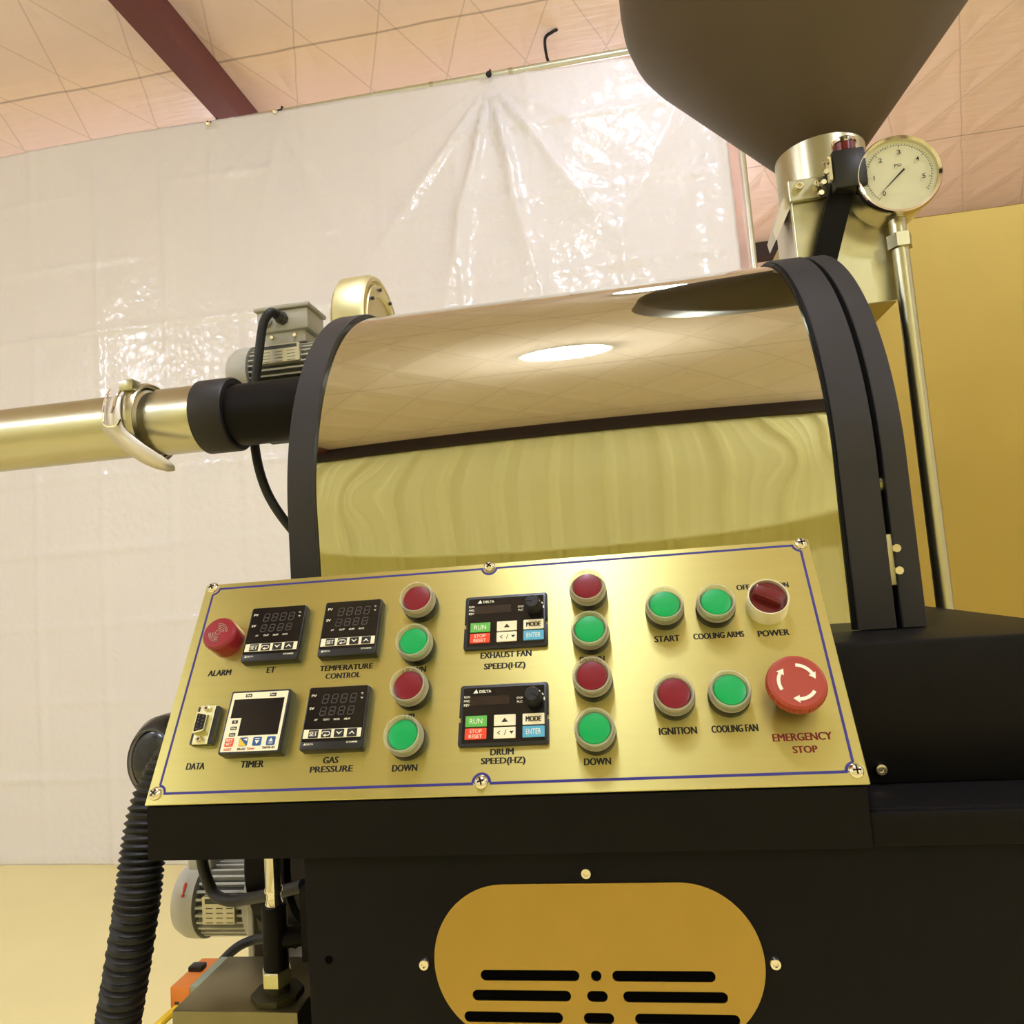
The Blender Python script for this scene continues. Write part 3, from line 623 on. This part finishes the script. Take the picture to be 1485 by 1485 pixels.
# drive keypads
def make_keypad(lab, knob_rot):
    H = .0026; w_, h_ = .0650, .0452
    P = rrect(w_, h_, .0022)
    out = [(x, y) for x, y in P]
    nb = []
    hw = w_ / 2
    # side notches
    right = [(hw, -.0010), (hw - .0014, -.0010), (hw - .0014, -.0048), (hw, -.0048)]
    poly = []
    q = rrect(w_, h_, .0022); k = len(q) // 4
    poly = q[:k] + q[k:2 * k] + [(-x, y) for x, y in right] + q[2 * k:3 * k] + q[3 * k:] + right[::-1]
    o = MB().prism(poly, 0, H, bev=.0006).build('speed_keypad', M['plastic'], cp, label=lab)
    MB().prism(rrect(.0595, .0405, .0008), H - .0001, H + .0001).build('front_film', M['screen'], o, smooth=0)
    z = H + .0001
    MB().prism(rrect(.0295, .0066, .0003, cx=-.0105, cy=.0105), z, z + .0001).build('display_window', mat_disp, o, smooth=0)
    keys = [('green_key', -.0196, -.0048), ('cream', .0012, -.0048), ('cream', .0218, -.0048), ('red_key', -.0196, -.0138), ('cream', .0012, -.0138), ('blue_key', .0218, -.0138)]
    for mt, x, y in keys: MB().prism(rrect(.0156, .0080, .0004, 3, x, y), z - .0001, z + .0009, bev=.0003).build('key', M[mt], o, smooth=0)
    zk = z + .0009
    mb = MB(); mb.text('RUN', -.0196, -.0048, .0092, .0038, zk, off=.0); mb.text('STOP', -.0196, -.0120, .0088, .0025, zk, off=.0); mb.text('RESET', -.0196, -.0157, .0096, .0025, zk, off=.0); mb.text('ENTER', .0218, -.0138, .0106, .0038, zk, off=.0)
    mb.text('DELTA', -.0137, .0173, .0090, .0021, z, off=.03); mb.prism([(-.0228, .0162), (-.0190, .0162), (-.0204, .0192)], z, z + .0001)
    for i, s_ in enumerate(('RUN', 'FWD', 'REV')): mb.text(s_, -.0272, .0135 - i * .0030, .0042, .0018, z, off=.02)
    mb.text('STOP', .0118, .0112, .0046, .0016, z, off=.02); mb.text('PLC', .0118, .0084, .0040, .0016, z, off=.02)
    kx, ky = .0222, .0095
    for i, (a0, a1, tw) in enumerate(((92, 80, .0002), (64, 52, .0003), (38, 24, .0004), (12, -6, .0005))): mb.prism(arc(kx / mm, ky / mm, 7.4, a0, a1, tw, 5), z, z + .0001)
    mb.build('lettering', M['white'], o, smooth=0)
    mb = MB(); mb.bold('MODE', .0218, -.0048, .0112, .0038, zk, e=.0002); mb.prism([(-.0012, -.0062), (.0036, -.0062), (.0012, -.0032)], zk, zk + .0001)
    mb.prism([(.0046, -.0128), (.0078, -.0128), (.0062, -.0150)], zk, zk + .0001); mb.prism([(.0008, -.0156), (.0013, -.0156), (.0026, -.0120), (.0021, -.0120)], zk, zk + .0001)
    mb.prism([(-.0042, -.0138), (-.0020, -.0122), (-.0020, -.0129), (-.0033, -.0138), (-.0020, -.0147), (-.0020, -.0154)], zk, zk + .0001)
    mb.build('key_symbols', M['ink'], o, smooth=0)
    kn = MB().lathe([(0, z), (.0058, z), (.0055, .0135), (.0048, .0145), (0, .0145)], (kx, ky, 0), n=32).build('dial_knob', M['rubber'], o)
    MB().box(0, .0052, -.0003, .0003, .0144, .0147, mtx=Matrix.Translation((kx, ky, 0)) @ Matrix.Rotation(knob_rot, 4, 'Z')).build('pointer', M['screen'], kn, smooth=0)
    return o
mat_disp = mat('brown_display', (44, 32, 22), .25, 0, .05, 50)
o = make_keypad('black keypad with six coloured keys above EXHAUST FAN SPEED', PI); o.location = (.2652, .1286, 0)
o = make_keypad('black keypad with six coloured keys above DRUM SPEED', -.5); o.location = (.2650, .0551, 0)

# ================================================================== FEED HOPPER
HX, HY = .286, .95
fh = thing('feed_hopper', 'large dark brown funnel hopper above the right end of the drum', 'hopper', (HX, HY, 1.86))
Z0 = 1.905 - 1.86
MB().lathe([(.050, Z0 - .002), (.0545, Z0), (.2100, Z0 + .190), (.2215, Z0 + .207), (.2285, Z0 + .228), (.2305, Z0 + .25), (.2305, .62), (.2265, .62), (.2265, Z0 + .25), (.205, Z0 + .195), (.050, Z0 + .004)], n=90).build('funnel', M['hopper'], fh, smooth=50)
MB().lathe([(.051, -.034), (.0535, -.034), (.0535, Z0 + .004), (.051, Z0 + .004)], n=48).build('neck', M['steel'], fh)
XC0 = .2330 - HX
ch = MB().box(XC0, .107 + XC0, -.051, .03, -.17, -.032, .001, 1).build('chute', M['steel'], fh, smooth=0)
MB().box(XC0 - .0014, XC0 - .0002, -.0505, .03, -.17, -.033).build('lit_side_skin', M['steel_light'], fh, smooth=0)  # pale skin added to paint curtain light reflected on the chute's side
MB().prism([(XC0 - .0016, -.026), (XC0 - .008, -.026), (XC0 - .024, -.066), (XC0 - .022, -.078), (XC0 - .0016, -.040)], -.05, -.012, Matrix(((1, 0, 0, 0), (0, 0, 1, 0), (0, 1, 0, 0), (0, 0, 0, 1)))).build('deflector_plate', M['steel_light'], fh, smooth=0)
MB().box(.0, .05, .03, .1295, -.16, -.12, .002).build('support_arm', M['black'], fh, smooth=0)
br = MB().box(XC0 - .003, XC0 + .078, -.0585, -.052, -.036, -.010, .0008, 1).build('bracket', M['steel'], fh, smooth=0)
for bx in (XC0 + .008, XC0 + .029):
    MB().lathe([(0, .003), (.0022, .003), (.0026, .007), (.0042, .007), (.0048, .006), (.0048, 0), (0, 0)], (bx, -.0585, -.021), (0, -1, 0), n=20).build('bolt', M['chrome'], br)
# limit switch and its arm
p = at(1228, 250, .87)
ls = thing('limit_switch', 'black sensor head with reddish cap on a dark arm beside the hopper neck', 'sensor', p)
MB().box(-.018, .018, -.014, .014, -.024, .022, .003).build('body', M['plastic'], ls)
MB().lathe([(.0125, .022), (.0125, .034), (.010, .0375), (0, .039)], n=28).build('cap', M['red_dark'], ls)
MB().lathe([(.0125, .032), (.0140, .033), (.0140, .0365), (.0105, .039), (.0095, .0375)], n=28).build('metal_ring', M['chrome'], ls)
MB().box(-.023, -.019, -.012, -.004, -.012, .016, .0006, 1).build('clip', M['cream'], ls)
for dz in (.008, -.004, -.016, -.028): MB().lathe([(0, .0), (.003, .0), (.004, .003), (.003, .006), (0, .006)], (-.026 - (dz < 0) * .004 * abs(dz) / .012, -.012, dz), (0, -1, 0), n=12).build('contact', M['chrome'], ls)
q0 = at(1222, 268, .875) - p; q1 = at(1190, 400, .885) - p
d = (q1 - q0); u, v, a = basis(d)
mtx = Matrix.Translation(q0) @ Matrix((tuple((d.normalized().cross(Vector((0, 1, 0))).normalized()[i], 0, 0)[0] for i in range(3)), (0, 1, 0), tuple(d.normalized()))).transposed().to_4x4()
MB().box(-.0135, .0135, -.005, .005, -.004, d.length, .001, 1, mtx).build('arm', M['black'], ls, smooth=0)
# pressure gauge
GX = at(1303, 254, .86)
pg = thing('pressure_gauge', 'round chrome pressure gauge with pale dial at the right edge', 'gauge', GX)
MB().lathe([(0, -.054), (.041, -.054), (.0435, -.050), (.0435, -.006), (.046, -.004), (.046, .002), (.0445, .0045), (.0415, .003), (.0410, -.002), (0, -.002)], axis=(0, -1, 0), n=64).build('case', M['chrome'], pg)
GMX = Matrix(((1, 0, 0, 0), (0, 0, -1, 0), (0, 1, 0, 0), (0, 0, 0, 1)))
MB().lathe([(0, -.0015), (.0412, -.0015)], axis=(0, -1, 0), n=64).build('dial', M['dial'], pg, smooth=0)
mb = MB()
A_ = lambda v: math.radians(228 - v * 48)
for i in range(0, 56):
    t = A_(i / 10); r0, r1 = (.0315, .0365) if i % 10 == 0 else ((.033, .0365) if i % 5 == 0 else (.0345, .0365))
    c, s_ = math.cos(t), math.sin(t); nx, ny = -s_ * .00022, c * .00022
    mb.prism([(c * r0 + nx, s_ * r0 + ny), (c * r1 + nx, s_ * r1 + ny), (c * r1 - nx, s_ * r1 - ny), (c * r0 - nx, s_ * r0 - ny)], .0013, .0016, GMX)
mb.prism(arc(0, 0, 34.4, 228, -34, .00012, 60), .0013, .0016, GMX)
for v_ in range(6):
    t = A_(v_); mb.text(str(v_), .0265 * math.cos(t), .0265 * math.sin(t), .0009 if v_ == 1 else .0036, .0054, .0013, mtx=GMX)
mb.text('PSI', 0, .011, .0075, .0034, .0013, mtx=GMX)
mb.build('scale_marks', M['ink'], pg, smooth=0)
t = math.radians(222)
MB().prism([(.034 * math.cos(t), .034 * math.sin(t)), (-.008 * math.cos(t) + .0008, -.008 * math.sin(t) - .0008), (-.008 * math.cos(t) - .0008, -.008 * math.sin(t) + .0008)], .0022, .0027, GMX).build('needle', M['ink'], pg, smooth=0)
mb = MB().cyl((0, .02, -.043), (0, .02, -.075), .009, n=20, bev=.001); mb.cyl((0, .02, -.062), (0, .02, -.078), .0135, n=6); mb.cyl((0, .02, -.078), (0, .02, GX.z * -1 + 1.33), .009, n=20); mb.build('stem', M['steel'], pg)
# tall sheet-metal housing behind the right end
hs = thing('sheet_metal_housing', 'gold-toned sheet steel housing behind the right drum bands', 'machine housing', (.6, 1.2, 0))
MB().box(-.335, .3, -.12, .12, 0, 1.865, .002, 1).build('body', M['steel_gold'], hs, smooth=0)

# ================================================================== LEFT SIDE: exhaust pipe, motors, disc housing
YP, ZP = 1.0, 1.671
ex = thing('exhaust_pipe', 'steel and black exhaust pipe leaving the left end of the drum', 'pipe', (-.6, YP, ZP))
MB().lathe([(.040, 0), (.0455, 0), (.0455, .245), (.040, .245)], (.05, 0, -.002), (1, 0, 0), n=48).build('black_pipe', M['black'], ex)
MB().lathe([(.045, 0), (.0545, 0), (.0545, .046), (.0525, .049), (.045, .049)], (.004, 0, 0), (1, 0, 0), n=48).build('black_sleeve', M['band'], ex)
MB().lathe([(.044, 0), (.054, 0), (.054, .004), (.047, .010), (.0465, .020), (.0495, .026), (.0495, .105), (.046, .105)], (-.09, 0, 0), (1, 0, 0), n=48).build('steel_collar', M['steel'], ex)
MB().lathe([(.042, 0), (.0475, 0), (.0475, 1.655), (.054, 1.662), (.054, 1.666), (.042, 1.666)], (-1.758, 0, 0), (1, 0, 0), n=48).build('steel_pipe', M['steel'], ex)
cl = thing('pipe_clamp', 'steel toggle clamp with curved lever around the exhaust pipe joint', 'clamp', (-.691, YP, ZP))
MB().lathe([(.0545, -.010), (.0575, -.011), (.0605, -.006), (.0605, .006), (.0575, .011), (.0545, .010)], axis=(1, 0, 0), n=56).build('ring', M['steel'], cl)
# lever: curved plate hugging the front-left of the ring and flicking out below
mb = MB(); path = []
for i in range(26):
    t = i / 25; ang = math.radians(150 - 95 * t)            # 180 = front (-Y)
    r = .064 + .030 * max(0, t - .55) ** 1.5 * 3
    xx = -.016 + .095 * max(0, t - .45) ** 1.5 * 1.9
    path.append((xx, -r * math.sin(math.radians(60 + 95 * t)) , r * math.cos(math.radians(60 + 95 * t)), (.011 + .011 * t) * (1 if t < .85 else math.sqrt(max(.02, 1 - ((t - .85) / .155) ** 2)))))
L0 = []
for x, y, z, hw in path: L0.append([mb.bm.verts.new((x - hw, y, z)), mb.bm.verts.new((x + hw, y, z))])
for A, C in zip(L0, L0[1:]): mb.bm.faces.new((A[0], A[1], C[1], C[0]))
lv = mb.build('lever', M['steel_light'], cl, smooth=60); sm = lv.modifiers.new('thickness', 'SOLIDIFY'); sm.thickness = .002
mb = MB(); mb.tube([(-.03, -.045, .044), (-.026, -.060, .03), (-.026, -.066, .008), (-.024, -.067, -.012), (-.006, -.068, -.015), (0, -.066, -.006)], .0018, n=8); mb.tube([(-.012, -.040, .047), (-.010, -.058, .032), (-.012, -.068, .004)], .0018, n=8); mb.build('wire_bail', M['chrome'], cl)
mb = MB(); mb.box(-.012, .010, -.052, -.032, .040, .056, .002); mb.build('hinge_block', M['steel'], cl)

def make_motor(name, lab, X0, Yc, Zc, R, Lcov, Lbody, tbox):
    t = thing(name, lab, 'motor', (X0, Yc, Zc))
    MB().lathe([(0, 0), (R * .62, .001), (R * .86, .006), (R * .98, .016), (R, .024), (R, Lcov), (R * .95, Lcov), (0, Lcov)], axis=(1, 0, 0), n=56).build('fan_cover', M['motor'], t)
    MB().lathe([(0, Lcov - .004), (R * .78, Lcov - .004), (R * .78, Lcov + Lbody), (0, Lcov + Lbody)], axis=(1, 0, 0), n=48).build('core', M['motor_dark'], t)
    mb = MB()
    for i in range(30):
        a = 2 * PI * i / 30; mb.box(Lcov + .003, Lcov + Lbody - .003, -.0014, .0014, R * .74, R * .94, mtx=Matrix.Rotation(a, 4, 'X'))
    mb.build('cooling_fins', M['motor'], t, smooth=0)
    MB().lathe([(0, 0), (R * 1.0, 0), (R * 1.0, .014), (R * .8, .022), (0, .022)], (Lcov + Lbody - .004, 0, 0), (1, 0, 0), n=48).build('end_shield', M['motor'], t)
    return t
R1 = .050
mo = make_motor('drive_motor', 'light grey motor with terminal box behind the black exhaust pipe', -.632, 1.15, 1.772, R1, .045, .125, True)
tb = MB().box(.060, .150, -.034, .034, R1 + .012, R1 + .048, .004).build('terminal_box', M['motor'], mo)
MB().box(.056, .154, -.038, .038, R1 + .048, R1 + .056, .003).build('lid', M['motor'], tb)
MB().box(.070, .142, -.028, .028, R1 - .008, R1 + .013, .002).build('pedestal', M['motor'], mo)
MB().lathe([(0, 0), (.010, 0), (.010, .003), (.008, .005), (0, .005)], (.078, -.034, R1 + .030), (0, -1, 0), n=24).build('blank_plug', M['motor'], tb)
MB().lathe([(0, 0), (.0105, 0), (.0105, .010), (.0085, .012), (.0085, .022), (0, .022)], (.106, -.034, R1 + .032), (0, -1, 0), n=8).build('cable_gland', M['motor_dark'], tb, smooth=0)
def nameplate(t, x0, x1, R, z0, z1):
    pl = MB().box(x0, x1, -R * 1.02, -R * .80, z0, z1, .0006, 1).build('nameplate', M['plate_print'], t, smooth=0)
    mb = MB(); y = -R * 1.02
    mb.box(x0 + .004, x1 - .004, y - .0003, y + .0004, z1 - .0075, z1 - .002)
    for i in range(4):
        for k in range(3): mb.box(x0 + .005 + k * (x1 - x0) / 3.2, x0 + .005 + k * (x1 - x0) / 3.2 + (x1 - x0) * .2, y - .0003, y + .0004, z1 - .012 - i * .0052, z1 - .0132 - i * .0052 + .0004)
    mb.build('plate_rows', M['motor_dark'], pl, smooth=0)
nameplate(mo, .070, .140, R1, .004, .034)
for bx in (.085, .125): MB().lathe([(0, .006), (.003, .006), (.004, .004), (.004, 0), (0, 0)], (bx, -.028, R1 + .003), (0, -1, 0), n=16).build('bolt', M['chrome'], mo)
MB().box(.004, .040, -.02, .02, -.081, -R1 + .008, .002).build('mounting_foot', M['motor'], mo)
MB().box(.100, .176, -.03, .03, -.081, -R1 + .014, .002).build('mounting_foot', M['motor'], mo)
g0 = Vector((-.632 + .106, 1.15 - .056, 1.772 + R1 + .032))
tag(MB().tube([g0, g0 + Vector((-.004, -.012, -.001)), g0 + Vector((-.014, -.018, -.02)), g0 + Vector((-.022, -.020, -.065)), g0 + Vector((-.034, -.020, -.14)), g0 + Vector((-.036, -.02, -.22)), g0 + Vector((-.02, -.02, -.29)), g0 + Vector((.014, -.015, -.35)), g0 + Vector((.06, -.01, -.40)), g0 + Vector((.16, -.05, -.47)), g0 + Vector((.28, -.12, -.55))], .0072, n=14).build('power_cable', M['rubber']), 'black cable looping from the upper motor down behind the exhaust pipe', 'cable')
# support frame behind the drum carrying the upper motor
sf = thing('rear_stand', 'dark frame behind the drum carrying the upper motor', 'stand', (-.5, 1.2, 0))
MB().box(-.11, .12, -.07, .03, 1.670, 1.692, .002).build('top_plate', M['black'], sf, smooth=0)
for xx in (.0, .10):
    MB().box(xx, xx + .02, .0, .02, 0, 1.671, .001).build('post', M['black'], sf, smooth=0)
# round brass housing
dh = thing('belt_guard', 'round brass-coloured guard poking up behind the left end of the drum', 'guard', (-.42, 1.15, 1.815))
MB().lathe([(0, 0), (.092, 0), (.099, .006), (.099, .048), (.095, .055), (.089, .056), (.087, .052), (.084, .052), (.082, .057), (.066, .058), (.063, .054), (0, .054)], axis=(1, 0, 0), n=80).build('shell', M['brass'], dh)
for a in (35, 75, 115, 150): MB().cyl((.052, -.074 * math.cos(math.radians(a)), .074 * math.sin(math.radians(a))), (.0615, -.074 * math.cos(math.radians(a)), .074 * math.sin(math.radians(a))), .003, n=8).build('bolt', M['motor_dark'], dh)
MB().box(.01, .045, -.019, .019, -.1225, -.09, .002).build('foot', M['black'], dh, smooth=0)

# ================================================================== LOWER LEFT
ml = make_motor('blower_motor', 'grey motor below the control panel at lower left', -.560, .85, 1.047, .0435, .036, .066, False)
nameplate(ml, .050, .090, .0435, -.012, .018)
MB().text('!', .024, 0, .004, .016, .0438, off=.04, mtx=Matrix.Rotation(math.radians(58), 4, 'X')).build('red_mark', M['red_print'], ml, smooth=0)
MB().box(.018, .048, -.02, .02, .038, .075, .003).build('terminal_box', M['motor'], ml)
MB().box(.106, .114, -.048, .05, -.066, .042, .002).build('flange_bracket', M['motor'], ml, smooth=0)
MB().box(.106, .24, -.045, .05, -.075, -.055, .002).build('support_arm', M['motor'], ml, smooth=0)
# black blower scroll behind the motor flange
bs = thing('blower_scroll', 'black scroll housing between the lower motor and the machine body', 'blower', (-.40, .86, 1.09))
MB().lathe([(0, 0), (.075, 0), (.082, .005), (.082, .050), (.076, .055), (0, .055)], (-.045, 0, .01), (1, 0, 0), n=48).build('scroll', M['black'], bs)
MB().box(-.04, .15, -.06, .06, .02, .12, .004).build('outlet', M['black'], bs)
tag(MB().tube([at(292, 1236, .79), at(296, 1262, .79), at(310, 1295, .79), at(332, 1306, .78), at(360, 1303, .77), at(396, 1296, .74), at(440, 1284, .72)], .0062, n=12).build('motor_cable', M['rubber']), 'thick black cable sagging from the lower motor under the console', 'cable')
# steel box with the gas fitting on top
ZB = 1.070
sb = thing('burner_box', 'grey steel box at the bottom left carrying the gas fitting', 'box', (-.342, .63, ZB))
MB().box(-.055, .054, -.05, .037, -.30, 0, .0015, 2).build('casing', M['box_steel'], sb)
MB().lathe([(0, .010), (.0032, .010), (.0032, 0), (0, 0)], (.006, .026, 0), n=16).build('stud', M['chrome'], sb)
MB().box(.052, .0975, -.02, .03, -.10, -.06, .002).build('bracket', M['black'], sb)
GX0, GY0 = -.316, .603
gf = thing('gas_fitting', 'vertical gas pipe with shiny upper tube, hex nut and black valve body', 'gas pipe', (GX0, GY0, ZB))
MB().prism([(.0215 * math.cos(math.radians(22.5 + 45 * i)), .0205 * math.sin(math.radians(22.5 + 45 * i))) for i in range(8)], 0, .005, bev=.001).build('flange', M['olive'], gf, smooth=0)
MB().cyl((0, 0, .005), (0, 0, .0105), .0098, n=28).build('collar', M['olive'], gf)
MB().cyl((0, 0, .010), (0, 0, .0225), .0126, n=6, bev=.0012).build('hex_nut', M['brass'], gf, smooth=20)
MB().cyl((0, 0, .022), (0, 0, .0725), .0102, n=28, bev=.001).build('valve_body', M['black'], gf)
mb = MB(); mb.cyl((0, 0, .045), (.03, .012, .045), .0085, n=20); mb.box(.022, .045, .0, .03, .026, .085, .002); mb.build('side_valve', M['black'], gf)
MB().lathe([(0, .072), (.0068, .072), (.0072, .074), (.0060, .078), (.0060, .082), (.0074, .084), (.0074, .086), (.0064, .088), (.0064, .165), (0, .165)], n=28).build('shiny_tube', M['chrome'], gf)
# orange actuator with wires
oa = thing('orange_actuator', 'orange and grey actuator with black cap on the left side of the steel box', 'actuator', (-.4125, .64, ZB - .004))
MB().box(-.013, .006, -.020, .030, -.020, .001, .0015).build('housing', M['orange'], oa)
MB().box(.006, .0152, -.020, .030, -.020, .002, .001).build('side_cover', M['greygreen'], oa)
MB().box(-.011, .002, .004, .014, .001, .0055, .001).build('black_cap', M['plastic'], oa)
MB().box(-.0085, -.0045, -.0203, -.0195, -.015, -.011).build('label_plate', M['motor_dark'], oa, smooth=0)
w0 = oa.location + Vector((-.006, -.018, -.0165))
tag(MB().tube([w0, w0 + Vector((-.006, -.02, -.004)), w0 + Vector((-.016, -.04, -.02)), w0 + Vector((-.022, -.05, -.06)), w0 + Vector((-.02, -.05, -.14))], .0036, n=10).build('yellow_wire', M['yellow_wire']), 'yellow wire curving down from the orange actuator', 'wire')
w1 = w0 + Vector((.012, 0, -.002))
tag(MB().tube([w1, w1 + Vector((-.004, -.02, -.006)), w1 + Vector((-.012, -.036, -.024)), w1 + Vector((-.016, -.042, -.07)), w1 + Vector((-.01, -.04, -.14))], .0032, n=10).build('black_wire', M['rubber']), 'black wire running beside the yellow wire at the orange actuator', 'wire')
tag(MB().tube([at(322, 1394, .70), at(336, 1380, .70), at(352, 1369, .70), at(372, 1362, .70), at(394, 1362, .69), at(430, 1368, .68)], .0045, n=12).build('control_cable', M['rubber']), 'black cable arching from the orange actuator to the gas fitting', 'cable')
# corrugated hose and black rounded blower cap at the far left
hp = [at(262, 1090, .66), at(238, 1125, .64), at(219, 1172, .625), at(208, 1230, .615), at(200, 1300, .61), at(186, 1395, .61), at(170, 1490, .61), at(150, 1600, .61), at(140, 1800, .62)]
tag(MB().tube(hp, .0185, n=22, sub=26, rfun=lambda d: .0178 + .0016 * math.sin(d / .0056 * 2 * PI)).build('corrugated_hose', M['rubber'], smooth=60), 'black corrugated hose running down the left side of the control panel', 'hose')
p = at(248, 1098, .74)
bc = thing('fan_shroud', 'glossy black rounded fan shroud behind the left edge of the control panel', 'fan shroud', p)
MB().lathe([(0, .030), (.020, .029), (.036, .024), (.044, .014), (.0465, 0), (.0465, -.03), (0, -.03)], axis=(-.25, -1, .1), n=56).build('shroud', M['black_gloss'], bc)
MB().lathe([(.030, .0275), (.0312, .0285), (.0325, .0268)], axis=(-.25, -1, .1), n=56).build('rim_line', M['motor_dark'], bc)
MB().box(.0, .22, .0, .03, -.02, .02, .002).build('mounting_arm', M['black'], bc, smooth=0)
